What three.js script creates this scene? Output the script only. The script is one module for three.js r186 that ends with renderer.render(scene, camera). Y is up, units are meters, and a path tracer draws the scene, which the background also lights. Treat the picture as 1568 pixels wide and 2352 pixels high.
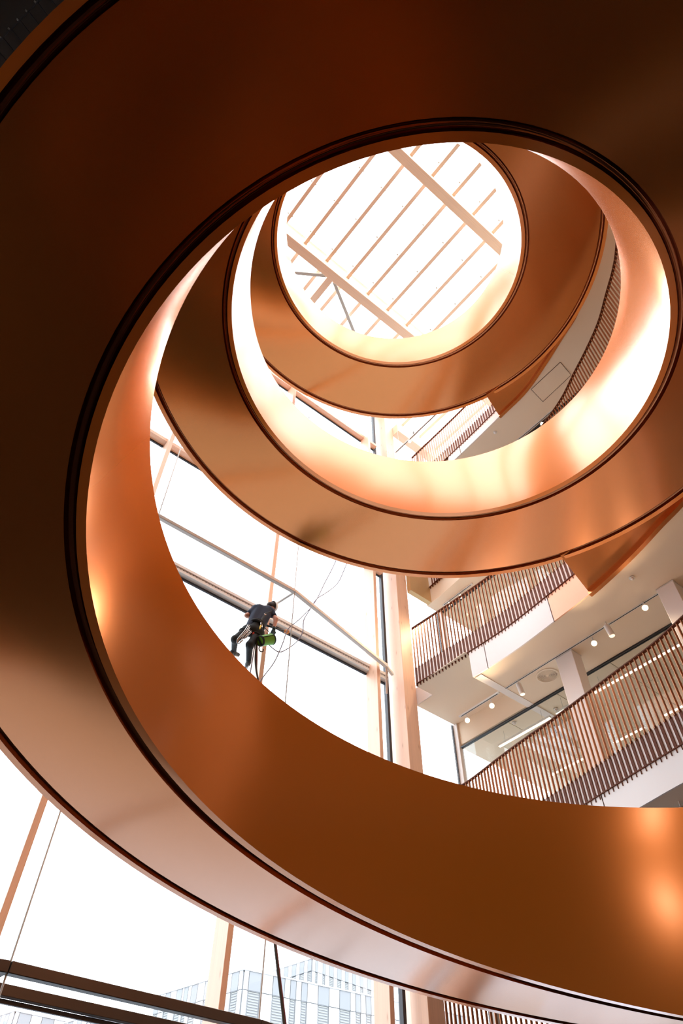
import * as THREE from 'three';
import { mergeGeometries } from 'three/addons/utils/BufferGeometryUtils.js';
import { RoundedBoxGeometry } from 'three/addons/geometries/RoundedBoxGeometry.js';
import { ImprovedNoise } from 'three/addons/math/ImprovedNoise.js';
import { MarchingCubes } from 'three/addons/objects/MarchingCubes.js';

// ---------------------------------------------------------------- camera, sky, exposure
const EYE = 1.6;                       // eye height above the ground floor
const scene = new THREE.Scene();
const renderer = new THREE.WebGLRenderer({ antialias: true });
renderer.toneMapping = THREE.LinearToneMapping;
renderer.toneMappingExposure = 1.0;
renderer.shadowMap.enabled = true;
const camera = new THREE.PerspectiveCamera(2 * Math.atan(1176 / 1576.6) * 180 / Math.PI, 1568 / 2352, 0.05, 400);
{
  const pitch = 0.876939, roll = 0.012737, yaw = -0.672529;
  const f = new THREE.Vector3(-Math.sin(yaw) * Math.cos(pitch), Math.sin(pitch), -Math.cos(yaw) * Math.cos(pitch));
  const r = new THREE.Vector3(Math.cos(yaw), 0, -Math.sin(yaw)), u = new THREE.Vector3().crossVectors(r, f);
  const x = r.clone().multiplyScalar(Math.cos(roll)).addScaledVector(u, Math.sin(roll));
  const y = u.clone().multiplyScalar(Math.cos(roll)).addScaledVector(r, -Math.sin(roll));
  camera.quaternion.setFromRotationMatrix(new THREE.Matrix4().makeBasis(x, y, f.clone().negate()));
  camera.position.set(0, EYE, 0);
}
{ // overcast sky: three times brighter overhead than at the horizon, faintly uneven
  const W = 256, H = 128, data = new Float32Array(W * H * 4), no = new ImprovedNoise();
  for (let j = 0; j < H; j++) for (let i = 0; i < W; i++) {
    const el = ((j + 0.5) / H - 0.5) * Math.PI, s = Math.max(0, Math.sin(el)), a = (i / W) * 2 * Math.PI;
    const n = 1 + 0.05 * no.noise(Math.cos(a) * 2 * Math.cos(el), Math.sin(el) * 3, Math.sin(a) * 2 * Math.cos(el));
    const L = SKY_L() * (1 + 2 * s) / 3 * n;
    data.set([L * 0.94, L, L * 1.12, 1], (j * W + i) * 4);
  }
  const t = new THREE.DataTexture(data, W, H, THREE.RGBAFormat, THREE.FloatType);
  t.mapping = THREE.EquirectangularReflectionMapping; t.magFilter = t.minFilter = THREE.LinearFilter; t.needsUpdate = true;
  scene.background = t;
}
function SKY_L() { return 8.0; }

// ---------------------------------------------------------------- helpers
let seed = 7;
const rnd = () => ((seed = (seed * 1664525 + 1013904223) >>> 0) / 4294967296);
const V = (x, y, z) => new THREE.Vector3(x, y, z);
const S = 3;                                             // plan unit (inner radius of the stair) in metres
const used = new Map();
function numbered(n) { const k = used.get(n) ?? 0; used.set(n, k + 1); return k ? `${n}_${String(k).padStart(3, '0')}` : n; }
function tag(o, label, category, group) { o.userData.label = label; o.userData.category = category; if (group) o.userData.group = group; return o; }
function thing(name, label, category, pos = [0, 0, 0], group) {
  const g = new THREE.Group(); g.name = numbered(name); g.position.set(...pos); scene.add(g); return tag(g, label, category, group);
}
function struct(name, pos = [0, 0, 0]) { const g = new THREE.Group(); g.name = numbered(name); g.position.set(...pos); g.userData.kind = 'structure'; scene.add(g); return g; }
function offset(p) { const v = V(0, 0, 0); for (let o = p; o && o !== scene; o = o.parent) v.add(o.position); return v; }
// a mesh whose geometry is given in world coordinates, hung under its parent
function part(name, geo, mat, parent = scene, label) {
  const gs = Array.isArray(geo) ? mergeGeometries(geo.map((g) => g.index ? g.toNonIndexed() : g).map((g) => { for (const k of Object.keys(g.attributes)) if (!['position', 'normal', 'uv'].includes(k)) g.deleteAttribute(k); return g; })) : geo;
  const o = offset(parent); gs.translate(-o.x, -o.y, -o.z);
  const m = new THREE.Mesh(gs, mat); m.name = parent === scene ? numbered(name) : name; m.castShadow = m.receiveShadow = true;
  if (label) m.userData.label = label;
  parent.add(m); return m;
}
function solid(name, geo, mat, label, category, group) { return tag(part(name, geo, mat), label, category, group); }
function shell(name, geo, mat) { const m = part(name, geo, mat); m.userData.kind = 'structure'; return m; }
// box from two corners, uv in metres
function box(x0, y0, z0, x1, y1, z1, r = 0) {
  const a = Math.abs(x1 - x0), b = Math.abs(y1 - y0), c = Math.abs(z1 - z0);
  const g = r ? new RoundedBoxGeometry(a, b, c, 2, Math.min(r, a * 0.45, b * 0.45, c * 0.45)) : new THREE.BoxGeometry(a, b, c);
  const p = g.attributes.position, n = g.attributes.normal, uv = g.attributes.uv;
  for (let i = 0; i < p.count; i++) {
    const ax = Math.abs(n.getX(i)), ay = Math.abs(n.getY(i)), az = Math.abs(n.getZ(i));
    if (ax >= ay && ax >= az) uv.setXY(i, p.getZ(i), p.getY(i)); else if (ay >= az) { if (c > a) uv.setXY(i, p.getX(i), p.getZ(i)); else uv.setXY(i, p.getZ(i), p.getX(i)); } else uv.setXY(i, p.getX(i), p.getY(i));
  }
  return g.translate((x0 + x1) / 2, (y0 + y1) / 2, (z0 + z1) / 2);
}
// box of section w x h along a -> b (h upwards)
function bar(a, b, w, h, r = 0) {
  const d = b.clone().sub(a), L = d.length(); d.normalize();
  const g = box(-w / 2, -h / 2, -L / 2, w / 2, h / 2, L / 2, r);
  const up = Math.abs(d.y) > 0.99 ? V(1, 0, 0) : V(0, 1, 0), x = V(0, 0, 0).crossVectors(up, d).normalize(), y = V(0, 0, 0).crossVectors(d, x);
  return g.applyMatrix4(new THREE.Matrix4().makeBasis(x, y, d)).translate((a.x + b.x) / 2, (a.y + b.y) / 2, (a.z + b.z) / 2);
}
function rod(a, b, r, n = 10) {
  const d = b.clone().sub(a), g = new THREE.CylinderGeometry(r, r, d.length(), n);
  return g.applyQuaternion(new THREE.Quaternion().setFromUnitVectors(V(0, 1, 0), d.clone().normalize())).translate((a.x + b.x) / 2, (a.y + b.y) / 2, (a.z + b.z) / 2);
}
function wire(pts, r, n = 60, k = 6) { return new THREE.TubeGeometry(new THREE.CatmullRomCurve3(pts), n, r, k); }
// horizontal plate: polygon [[x,z]...] between y0 and y1
function plate(poly, y0, y1) {
  const s = new THREE.Shape(poly.map(([x, z]) => new THREE.Vector2(x, -z)));
  return new THREE.ExtrudeGeometry(s, { depth: y1 - y0, bevelEnabled: false }).rotateX(-Math.PI / 2).translate(0, y0, 0);
}
// surface through rows of points, rows[i][j]; optional closed section
function skin(rows, { closed = false, flip = false, creased = false } = {}) {
  const m = rows[0].length, pos = [], uv = [], idx = [];
  let arc = 0;
  const push = (p, u, v) => { pos.push(p.x, p.y, p.z); uv.push(u, v); };
  const segs = closed ? m : m - 1;
  if (!creased) {
    rows.forEach((r, i) => {
      if (i) arc += r[0].distanceTo(rows[i - 1][0]);
      let v = 0; r.forEach((p, j) => { if (j) v += p.distanceTo(r[j - 1]); push(p, arc, v); });
    });
    for (let i = 0; i + 1 < rows.length; i++) for (let j = 0; j < segs; j++) {
      const a = i * m + j, b = i * m + (j + 1) % m, c = a + m, d = b + m;
      if (flip) idx.push(a, b, c, b, d, c); else idx.push(a, c, b, b, c, d);
    }
  } else {
    for (let j = 0; j < segs; j++) {
      const base = pos.length / 3; arc = 0;
      rows.forEach((r, i) => {
        if (i) arc += r[0].distanceTo(rows[i - 1][0]);
        push(r[j], arc, 0); push(r[(j + 1) % m], arc, r[j].distanceTo(r[(j + 1) % m]));
      });
      for (let i = 0; i + 1 < rows.length; i++) {
        const a = base + i * 2, b = a + 1, c = a + 2, d = a + 3;
        if (flip) idx.push(a, b, c, b, d, c); else idx.push(a, c, b, b, c, d);
      }
    }
  }
  const g = new THREE.BufferGeometry();
  g.setAttribute('position', new THREE.Float32BufferAttribute(pos, 3)); g.setAttribute('uv', new THREE.Float32BufferAttribute(uv, 2)); g.setIndex(idx);
  g.computeVertexNormals(); return g;
}

// ---------------------------------------------------------------- materials
const noise = new ImprovedNoise();
function tex(w, h, fn, srgb = false) {
  const d = new Uint8Array(w * h * 4);
  for (let j = 0; j < h; j++) for (let i = 0; i < w; i++) { const c = fn(i / w, j / h, i, j); d.set([c[0], c[1], c[2], 255].map((v) => Math.max(0, Math.min(255, Math.round(v)))), (j * w + i) * 4); }
  const t = new THREE.DataTexture(d, w, h, THREE.RGBAFormat); t.wrapS = t.wrapT = THREE.RepeatWrapping; t.magFilter = t.minFilter = THREE.LinearFilter;
  if (srgb) t.colorSpace = THREE.SRGBColorSpace; t.needsUpdate = true; return t;
}
// noise that repeats over the unit square
const loop = (u, v, fx, fy, s = 0) => {
  const a = u * 2 * Math.PI, b = v * 2 * Math.PI;
  return noise.noise(Math.cos(a) * fx / 6.283 + s, Math.sin(a) * fx / 6.283 + Math.cos(b) * fy / 6.283 * 1.3, Math.sin(b) * fy / 6.283 + s * 1.7);
};
const std = (c, roughness, metalness = 0, extra = {}) => new THREE.MeshPhysicalMaterial({ color: Array.isArray(c) ? new THREE.Color().setRGB(...c) : c, roughness, metalness, ...extra });
const grain = tex(256, 512, (u, v) => { // pale spruce laminate, long grain along v, a few knots
  const a = loop(u, v, 46, 2.2, 1) * 0.5 + loop(u, v, 90, 3, 4) * 0.3, lam = Math.floor(u * 5) % 2 ? 0.985 : 1.0;
  let k = 0; for (const [x, y] of [[0.3, 0.2], [0.7, 0.55], [0.15, 0.8]]) { const d = Math.hypot((u - x) * 4, (v - y) * 8); k = Math.max(k, Math.exp(-d * d * 40)); }
  const g = (1 + 0.09 * a) * lam * (1 - 0.14 * k);
  return [240 * g, 196 * g * (1 - 0.06 * k), 165 * g * (1 - 0.1 * k)];
}, true);
grain.repeat.set(2.5, 0.4);
const grainPale = tex(128, 256, (u, v) => { const g = 1 + 0.05 * loop(u, v, 46, 2.2, 1); return [250 * g, 222 * g, 196 * g]; }, true);
grainPale.repeat.set(2.5, 0.4);
const blindTex = tex(8, 64, (u, v) => { const k = (v * 8) % 1 < 0.35 ? 0.72 : 1; return [190 * k, 188 * k, 182 * k]; }, true);
const COPPER = [0.64, 0.2, 0.03];
const M = {
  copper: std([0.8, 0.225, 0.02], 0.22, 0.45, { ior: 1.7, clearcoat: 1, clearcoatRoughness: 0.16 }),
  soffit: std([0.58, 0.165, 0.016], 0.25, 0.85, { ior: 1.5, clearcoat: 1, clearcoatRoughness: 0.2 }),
  polished: std([0.3, 0.1, 0.04], 0.13, 1),
  wood: std([1, 1, 1], 0.5, 0, { map: grain, clearcoat: 0.25, clearcoatRoughness: 0.35 }), woodPale: std([1, 1, 1], 0.6, 0, { map: grainPale }),
  white: std([0.84, 0.78, 0.74], 0.6),
  ceiling: std([0.84, 0.69, 0.53], 0.85), galleryFloor: std([0.42, 0.36, 0.3], 0.7),
  plaster: std([0.7, 0.66, 0.62], 0.8),
  floor: std([0.03, 0.026, 0.022], 0.85, 0, { specularIntensity: 0.2 }),
  steel: std([0.55, 0.56, 0.53], 0.5, 0),
  bronze: std([0.06, 0.035, 0.022], 0.45, 0.2),
  rail: std([0.3, 0.1, 0.04], 0.4, 0.6),
  aluminium: std([0.74, 0.72, 0.67], 0.5, 0),
  gasket: std([0.03, 0.03, 0.035], 0.5),
  gold: std([0.62, 0.42, 0.2], 0.4, 0.4),
  lampBody: std([0.75, 0.72, 0.68], 0.5),
  lampGlow: std([1, 0.9, 0.8], 0.5, 0, { emissive: new THREE.Color(1, 0.72, 0.42), emissiveIntensity: 14 }),
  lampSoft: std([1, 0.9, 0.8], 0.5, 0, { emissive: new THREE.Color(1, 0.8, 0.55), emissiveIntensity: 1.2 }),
  strip: std([1, 0.95, 0.85], 0.5, 0, { emissive: new THREE.Color(1, 0.85, 0.62), emissiveIntensity: 3 }),
  panelWhite: std([0.5, 0.5, 0.5], 0.6), panelGrey: std([0.25, 0.255, 0.265], 0.5), blind: std([0.3, 0.3, 0.28], 0.6), paving: std([0.2, 0.222, 0.24], 0.8), carpet: std([0.045, 0.04, 0.035], 0.95),
  officeGlass: std([0.97, 0.98, 0.97], 0, 0, { transmission: 1, thickness: 0, ior: 1.45 }),
  shirt: std([0.018, 0.027, 0.055], 0.85), trousers: std([0.014, 0.018, 0.02], 0.8), skin: std([0.62, 0.3, 0.2], 0.55), hair: std([0.03, 0.018, 0.012], 0.7),
  helmet: std([0.75, 0.74, 0.72], 0.3), glove: std([0.02, 0.05, 0.055], 0.7), shoe: std([0.05, 0.055, 0.055], 0.6), sole: std([0.6, 0.6, 0.58], 0.6),
  webbing: std([0.01, 0.01, 0.011], 0.7), brass: std([0.75, 0.5, 0.1], 0.35, 0.6), chrome: std([0.7, 0.7, 0.7], 0.25, 1), red: std([0.6, 0.04, 0.02], 0.5),
  lime: std([0.16, 0.5, 0.03], 0.5), brush: std([0.7, 0.3, 0.1], 0.8), ropeGrey: std([0.25, 0.24, 0.3], 0.8), ropePurple: std([0.2, 0.05, 0.06], 0.8), ropeDark: std([0.05, 0.045, 0.04], 0.8),
  copperBounceTint: std([0.82, 0.46, 0.29], 0.5, 0.2),  // white fascia with the bounce from the copper stair painted into its colour
  timberWall: std([0.68, 0.4, 0.2], 0.7),
  dim: std([0.1, 0.085, 0.07], 0.8),
  black: std([0.02, 0.02, 0.022], 0.5),
  glass: std([0.98, 1, 0.99], 0, 0, { transmission: 1, thickness: 0, ior: 1.45 }),
};

// ---------------------------------------------------------------- spiral stair: centre line and section
const KY = [-0.0006, 0.3358, 0.6749, 1.0822, 1.5526, 1.9856, 2.3581, 2.7127, 3.1151, 3.5827, 4.0607, 4.5294, 4.9827, 5.4178, 5.8552, 6.3028, 6.7513, 7.1999, 7.6484];
const KR = [0.06, 0.0381, 0.0147, -0.0147, -0.0322, -0.0325, -0.039, -0.0345, -0.0266, -0.0217, -0.0147, -0.0158, -0.0207, -0.0212, -0.0226, -0.0263, -0.0273, -0.0265, -0.0253];
function spline(deg, c) {
  const u = (deg + 120) / 60, i = Math.min(Math.max(Math.floor(u), 0), c.length - 2), t = u - i, e = [2 * c[0] - c[1], ...c, 2 * c[c.length - 1] - c[c.length - 2]];
  if (u < 0) return c[0] + (c[1] - c[0]) * u;
  return (e[i] * (1 - t) ** 3 + e[i + 1] * (3 * t ** 3 - 6 * t * t + 4) + e[i + 2] * (-3 * t ** 3 + 3 * t * t + 3 * t + 1) + e[i + 3] * t ** 3) / 6;
}
const FX = 0.62296628, FZ = -0.78224869;                 // the way the spiral leans, turn by turn
// parapet bent steeper along the second turn only to steer what its copper reflects
const hump = (deg) => Math.max(0, 1 - Math.abs(deg - 262) / 60) ** 0.7;
const plumb = (deg) => THREE.MathUtils.smoothstep(deg, 190, 240) * (1 - THREE.MathUtils.smoothstep(deg, 400, 450));
// point at angle deg; kind 'E' inner lower edge, 'O' outer lower edge, 'T' inner top edge, plus offsets
function helix(deg, kind, dr = 0, dy = 0) {
  const t = deg / 360, a = deg * Math.PI / 180;
  let r = 1 + spline(deg, KR), y = spline(deg, KY);
  if (kind === 'O') { r += 0.5177 + 0.0613 * t; y += 0.0337; }
  if (kind === 'P') { r += 0.5177 + 0.0613 * t - 0.03; y += 0.0337 + 0.4835 - 0.0628 * t; }
  if (kind === 'T') { r += -0.0632 + 0.028 * plumb(deg); y += 0.034 * plumb(deg) + 0.4835 - 0.0628 * t; }
  r += dr; y += dy;
  const cr = 0.3019 + 0.0175 * t, cf = 1.1353 + 0.4552 * t, f = cf + r * Math.cos(a), s = cr - r * Math.sin(a);
  return V((f * FX - s * FZ) * S, y * S + EYE, (f * FZ + s * FX) * S);
}
const mix = (a, b, t) => a.clone().lerp(b, t);
function sweep(a, b, step, section) { const rows = [], n = Math.round((b - a) / step); for (let i = 0; i <= n; i++) rows.push(section(a + (b - a) * i / n)); return rows; }
const A0 = -225, A1 = 880, LIP = 0.026, TRIM = 0.032;
{
  const base = helix(A0, 'E');
  const stair = thing('spiral_staircase', 'huge copper clad spiral staircase winding up through the whole atrium', 'staircase', [base.x, 0, base.z]);
  const inner = (d) => [helix(d, 'E'), ...[0.12, 0.25, 0.4, 0.55, 0.7, 0.85].map((k) => { const a = helix(d, 'E'), b = helix(d, 'T'), p = mix(a, b, 1 - (1 - k) ** (1 + 0.9 * hump(d))); p.y = a.y + (b.y - a.y) * k; return p; }), helix(d, 'T'), helix(d, 'T', 0.03), helix(d, 'E', LIP, 0.02), helix(d, 'E', LIP)];
  const rows = sweep(A0, A1, 2.5, inner);
  part('inner_parapet', [skin(rows.map((r) => r.slice(0, 8))), skin(rows.map((r) => [...r.slice(7), r[0]]), { creased: true })], M.copper, stair);
  const outer = (d) => [helix(d, 'O', -LIP), helix(d, 'O', -LIP, 0.02), helix(d, 'P', -0.03), helix(d, 'P'), mix(helix(d, 'P'), helix(d, 'O'), 0.5), helix(d, 'O')];
  part('outer_parapet', skin(sweep(A0, A1, 2.5, outer), { closed: true, creased: true }), M.copper, stair);
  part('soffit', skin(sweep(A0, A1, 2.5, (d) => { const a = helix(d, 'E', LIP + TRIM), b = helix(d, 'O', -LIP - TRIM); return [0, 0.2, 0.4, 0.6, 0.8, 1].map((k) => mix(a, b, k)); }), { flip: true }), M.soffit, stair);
  const bead = (k, s) => (d) => { const r = []; for (let i = 0; i <= 8; i++) { const x = i / 8; r.push(helix(d, k, s * (LIP + TRIM * x), 0.02 * Math.sqrt(Math.max(0, 1 - (2 * x - 1) ** 2)))); } return r; };
  part('edge_trim', skin(sweep(A0, A1, 2.5, bead('E', 1)), { flip: true }), M.polished, stair);
  part('edge_trim', skin(sweep(A0, A1, 2.5, bead('O', -1))), M.polished, stair);
  const treads = []; // steps, seen only from above
  for (let d = A0; d < A1; d += 6.5) {
    const y0 = helix(d + 6.5, 'O').y + 0.3, q = [helix(d, 'E', 0.03), helix(d + 6.5, 'E', 0.03), helix(d + 6.5, 'O', -0.03), helix(d, 'O', -0.03)];
    const lo = helix(d + 6.5, 'O').y + 0.1;
    const top = q.map((p) => V(p.x, y0, p.z)), bot = q.map((p) => V(p.x, lo, p.z));
    treads.push(skin([[...top], [...bot]], { closed: true, creased: true }), skin([[top[0], top[1]], [top[3], top[2]]], {}));
  }
  part('steps', treads, M.floor, stair);
}


// ---------------------------------------------------------------- floors and their edges (plan, metres)
const E3 = (a) => a.map(([x, z]) => [x * S, z * S]);
const EDGE = {
  b0: E3([[3.08, -2.95], [3.05, -2.4], [3.0, -1.9], [2.9, -1.4], [2.75, -0.9], [2.5, -0.4]]),
  b1: E3([[3.2, -2.95], [3.19, -2.69], [3.14, -2.4], [3.1, -2.16], [3.07, -1.93], [3.02, -1.63], [2.98, -1.4], [2.94, -1.155], [2.88, -0.95], [2.78, -0.65], [2.62, -0.35], [2.4, -0.05]]),
  b2: E3([[3.07, -2.95], [3.1, -2.48], [3.11, -2.1], [3.08, -1.71], [3.05, -1.42], [3.01, -1.21], [2.96, -1.01], [2.9, -0.82], [2.85, -0.65], [2.7, -0.35], [2.45, -0.05]]),
  bM: E3([[3.5, -3.09], [3.47, -2.75], [3.42, -2.2], [3.35, -1.7], [3.25, -1.27], [3.19, -1.1], [3.1, -0.92], [3.02, -0.75], [2.9, -0.53], [2.77, -0.36], [2.6, -0.15], [2.3, 0.1]]),
  b3: E3([[3.34, -2.97], [3.33, -2.36], [3.32, -2.08], [3.3, -1.74], [3.28, -1.43], [3.19, -1.1], [3.11, -0.86], [3.06, -0.7], [2.96, -0.51], [2.83, -0.32], [2.6, -0.1], [2.35, 0.15]]),
};
const LEVEL = { b0: [0.45, 0.65], b1: [1.58, 1.725], b2: [2.88, 3.085], bM: [4.25, 4.43], b3: [5.58, 5.7] };   // underside of slab, underside of railing
const XE = 14.5, ZN = -9.4, ZS = 6, XC = 11.0;          // east wall, facade, south edge, office glass line
// walks a plan polyline: [point, tangent] every `step` metres
function walk(e, step, from = 0, to = 1e9) {
  const c = new THREE.CatmullRomCurve3(e.map(([x, z]) => V(x, 0, z)), false, 'centripetal'), L = c.getLength(), out = [];
  c.arcLengthDivisions = 400;
  for (let s = from; s <= Math.min(L, to); s += step) out.push([c.getPointAt(s / L), c.getTangentAt(s / L)]);
  return out;
}
const smooth = (e) => walk(e, 0.15).map(([p]) => [p.x, p.z]).filter(([, z]) => z > -8.87);
const FLOORNAME = { b0: 'lowest', b1: 'lower', b2: 'middle', bM: 'upper middle', b3: 'top' };
for (const k of Object.keys(EDGE)) {
  const [lo, rb] = LEVEL[k].map((y) => y * S + EYE), e = smooth(EDGE[k]), last = e[e.length - 1];
  const tail = [[last[0] + 0.3, last[1] + 0.7], [9.5, 2.5], [9.5, ZS], [XE, ZS], [XE, ZN]], xs = Math.max(9.76, e[0][0] + 0.04);
  shell('floor', plate([...e.map(([x, z]) => [x + 0.04, z]), ...tail, [xs, ZN], [xs, -8.87]], rb + 0.01, rb + 0.45), k === 'b0' ? M.carpet : M.galleryFloor);
  const zc = k === 'b2' ? -7.32 : ZN, el = e.filter(([, z]) => z > zc);
  // ceiling over the gallery, then framed tiles over the glazed offices
  const c = struct('ceiling');
  part('ceiling_board', plate([...(k === 'b2' ? [[el[0][0] + 0.03, zc]] : [[xs, ZN], [xs, -8.87]]), ...el.map(([x, z]) => [x + 0.03, z]), ...tail.slice(0, 3), [XC, ZS], [XC, zc]], lo, rb + 0.005), M.ceiling, c);
  const tileMat = [std([0.84, 0.71, 0.55], 0.9), std([0.86, 0.73, 0.57], 0.9), std([0.82, 0.69, 0.54], 0.9)];
  for (let i = 0; i < 3; i++) for (let j = 0; j < 6; j++) part('ceiling_panel', box(XC + 0.05 + i * 1.16, lo + 0.01, -9.3 + j * 1.35, XC + 0.05 + i * 1.16 + 1.145, lo + 0.05, -9.3 + j * 1.35 + 1.335), tileMat[(i * 2 + j) % 3], c);
  part('ceiling_board', box(XC, lo + 0.06, ZN, XE, rb, ZS), M.ceiling, c);
  part('ceiling_trim', box(el[0][0] + 0.05, lo - 0.012, -7.3, XE, lo + 0.008, -7.14), M.white, c);
  part('slab_edge', skin(walk(EDGE[k], 0.1).filter(([p]) => p.z > -8.86).map(([p]) => [V(p.x + 0.009, rb + 0.012, p.z), V(p.x + 0.009, rb + 0.44, p.z), V(p.x + 0.038, rb + 0.44, p.z), V(p.x + 0.038, rb + 0.012, p.z)]), { closed: true, creased: true }), M.white, c);
  part('slab_edge', box(xs - 0.02, rb, ZN, xs + 0.002, rb + 0.45, -8.87), M.white, c);
  if (k === 'b2') part('ceiling_board', plate([[9.22, -7.35], [9.22, -8.87], [9.76, -8.87], [9.76, ZN], [XE, ZN], [XE, -7.35]], rb - 0.005, rb + 0.005), M.ceiling, c);
  // white fascia boards along the floor edge
  const pts = walk(EDGE[k], 0.02).filter(([p]) => p.z > Math.max(zc, -8.86)).map(([p]) => p), cuts = [-7.4, -6.9, -5.15, -3.35, -1.5, 0.4, 3];
  for (let i = 0; i + 1 < cuts.length; i++) {
    const q = pts.filter((p) => p.z >= cuts[i] && p.z <= cuts[i + 1]);
    if (q.length < 2) continue;
    part('fascia_board', skin(q.map((p) => [V(p.x - 0.01, rb, p.z), V(p.x - 0.01, lo - 0.01, p.z), V(p.x + 0.02, lo - 0.01, p.z), V(p.x + 0.02, rb, p.z)]), { closed: true, creased: true }), k === 'b2' && cuts[i] > -5.2 ? M.copperBounceTint : M.white, c);  // middle gallery boards near the landing carry painted copper bounce
  }
}
// ---------------------------------------------------------------- room shell
shell('floor', box(-13, -0.3, -9.9, XE, 0, 9), M.floor);
shell('wall_south', box(-13.3, 0, 9, XE + 0.3, 26, 9.3), M.timberWall);
shell('wall_west', box(-13.3, 0, -9.6, -13, 26, 9), M.dim);
shell('wall_north', box(-13, 0, -9.9, -1.2, 26, -9.6), M.timberWall);
shell('wall_east', box(XE, 0, -9.6, XE + 0.3, 26, 9), M.plaster);
shell('plaza_ground', box(-60, -0.5, -160, 160, -0.32, -9.8), M.paving);
// galleries on the shaded west and south sides of the atrium
for (const k of ['b0', 'b1', 'b2']) {
  const y = LEVEL[k][0] * S + EYE;
  const west = k === 'b2' ? [[-13, -5.6], [-2.9, -5.6], [-1.55, -3.6], [-1.1, -2], [-0.9, 0.5]] : [[-13, -8.8], [-3.4, -8.8], [-3.4, 1]];
  shell('floor', plate([...west, [-2, 3], [0.5, 4.2], [6, 4.2], [6, 9], [-13, 9]], y, y + 1), M.carpet);
}

// ---------------------------------------------------------------- timber facade (its inner face stands at z = -9.35, the glass at -9.75)
const ZF = -9.35, ZG = -9.73, YB = 7.3 * S + EYE;
const POSTX = [0.262, 0.593, 0.917].map((k) => -ZF * k);
['slim timber facade post at the far left, rising above the dark double bottom rail', 'slim timber facade post directly behind the hanging rope worker', 'slim timber facade post nearest to the thick timber column'].forEach((label, i) =>
  solid('facade_post', box(POSTX[i] - 0.047, 0, ZF, POSTX[i] + 0.047, YB - 0.02, ZG, 0.006), M.wood, label, 'post', 'slim posts of the glass facade'));
solid('timber_column', box(9.35, 0, ZF, 9.73, YB - 0.02, -9.95, 0.01), M.wood, 'thick laminated timber column between the glass facade and the balcony ends', 'column');
const bays = [[-1.15, POSTX[0] - 0.047], [POSTX[0] + 0.047, POSTX[1] - 0.047], [POSTX[1] + 0.047, POSTX[2] - 0.047], [POSTX[2] + 0.047, 9.09]];
[[13.26, 0.1, 'pale timber cross beam of the facade just left of the second stair turn'], [19.27, 0.12, 'pale timber cross beam of the facade seen under the top stair turn']].forEach(([y, h, label]) => {
  const b = thing('facade_beam', label, 'beam', [3, y + EYE, ZG]);
  for (const [x0, x1] of bays) { part('beam_segment', box(x0, y + EYE, -9.55, x1, y + EYE + h, ZG), M.wood, b); part('gasket', box(x0, y + EYE - 0.05, ZG - 0.02, x1, y + EYE - 0.005, ZG + 0.02), M.gasket, b); }
});
{ // middle transom: aluminium rail with a perforated track
  const y = 9.73 + EYE, b = thing('facade_transom', 'grey aluminium transom with a perforated track running behind the rope worker', 'transom', [3, y, ZG]);
  for (const [x0, x1] of bays) {
    part('profile', [box(x0, y + 0.03, -9.61, x1, y + 0.1, ZG), box(x0, y + 0.13, -9.59, x1, y + 0.2, ZG)], M.aluminium, b);
    part('perforated_track', box(x0, y + 0.1, -9.62, x1, y + 0.13, ZG), M.white, b);
    part('gasket', box(x0, y - 0.03, ZG - 0.02, x1, y + 0.02, ZG + 0.02), M.gasket, b);
    const holes = []; for (let x = x0 + 0.06; x < x1; x += 0.075) if (x > 3) holes.push(box(x, y + 0.108, -9.625, x + 0.03, y + 0.122, -9.618)); if (holes.length) part('track_slots', holes, M.gasket, b).userData.kind = 'stuff';
  }
  const y2 = 2.48 + EYE, c = thing('facade_transom', 'dark bronze lower transom, the lower of the two dark bars at the bottom left', 'transom', [3, y2, ZG]);
  for (const [x0, x1] of bays) { part('profile', box(x0, y2 - 0.02, -9.63, x1, y2 + 0.1, ZG, 0.01), M.bronze, c); part('gasket', box(x0, y2 - 0.07, ZG - 0.02, x1, y2 - 0.025, ZG + 0.02), M.gasket, c); }
}
// horizontal tension trusses in front of the two transoms
const APX = [2.5, 5.68], ZT = -8.65;
[[9.81, M.aluminium, 'thin grey bowstring truss bar passing in front of the facade above the rope worker', 0.085], [2.45, M.bronze, 'thick dark bronze bar, the upper of the two dark bars at the bottom left', 0.115]].forEach(([yy, mat, label, w], n) => {
  const y = yy + EYE, t = thing('tension_truss', label, 'truss', [3, y, ZT]);
  const P = [V(-0.95, y, -9.3), V(APX[0], y, ZT), V(APX[1], y, ZT), V(8.68, y, -9.27)];
  for (let i = 0; i < 3; i++) part('tie_bar', [bar(P[i], P[i + 1], w, w, 0.01)], mat, t);
  for (let i = 0; i < 2; i++) part('strut', bar(P[i + 1], V(POSTX[i] + 0.02, y, ZF - 0.02), 0.05, 0.06), mat, t);
  part('end_bracket', [box(8.64, y - 0.04, -9.31, 8.78, y + 0.05, -9.24), bar(V(8.72, y, -9.27), V(9.05, y - 0.03, -9.4), 0.06, 0.06), bar(V(8.76, y + 0.02, -9.28), V(8.93, y - 0.55, -9.5), 0.04, 0.05)], mat, t);
});
solid('hanging_cable', rod(V(APX[0], 0.2, ZT), V(APX[0], 18, ZT), 0.011), M.steel, 'thin steel cable dropping to the left end of the dark bottom bar', 'cable', 'cables of the facade trusses');
solid('hanging_cable', rod(V(APX[1], 2, ZT), V(APX[1], 18.2, ZT), 0.011), M.steel, 'thin steel cable hanging to the right of the rope worker', 'cable', 'cables of the facade trusses');
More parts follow.
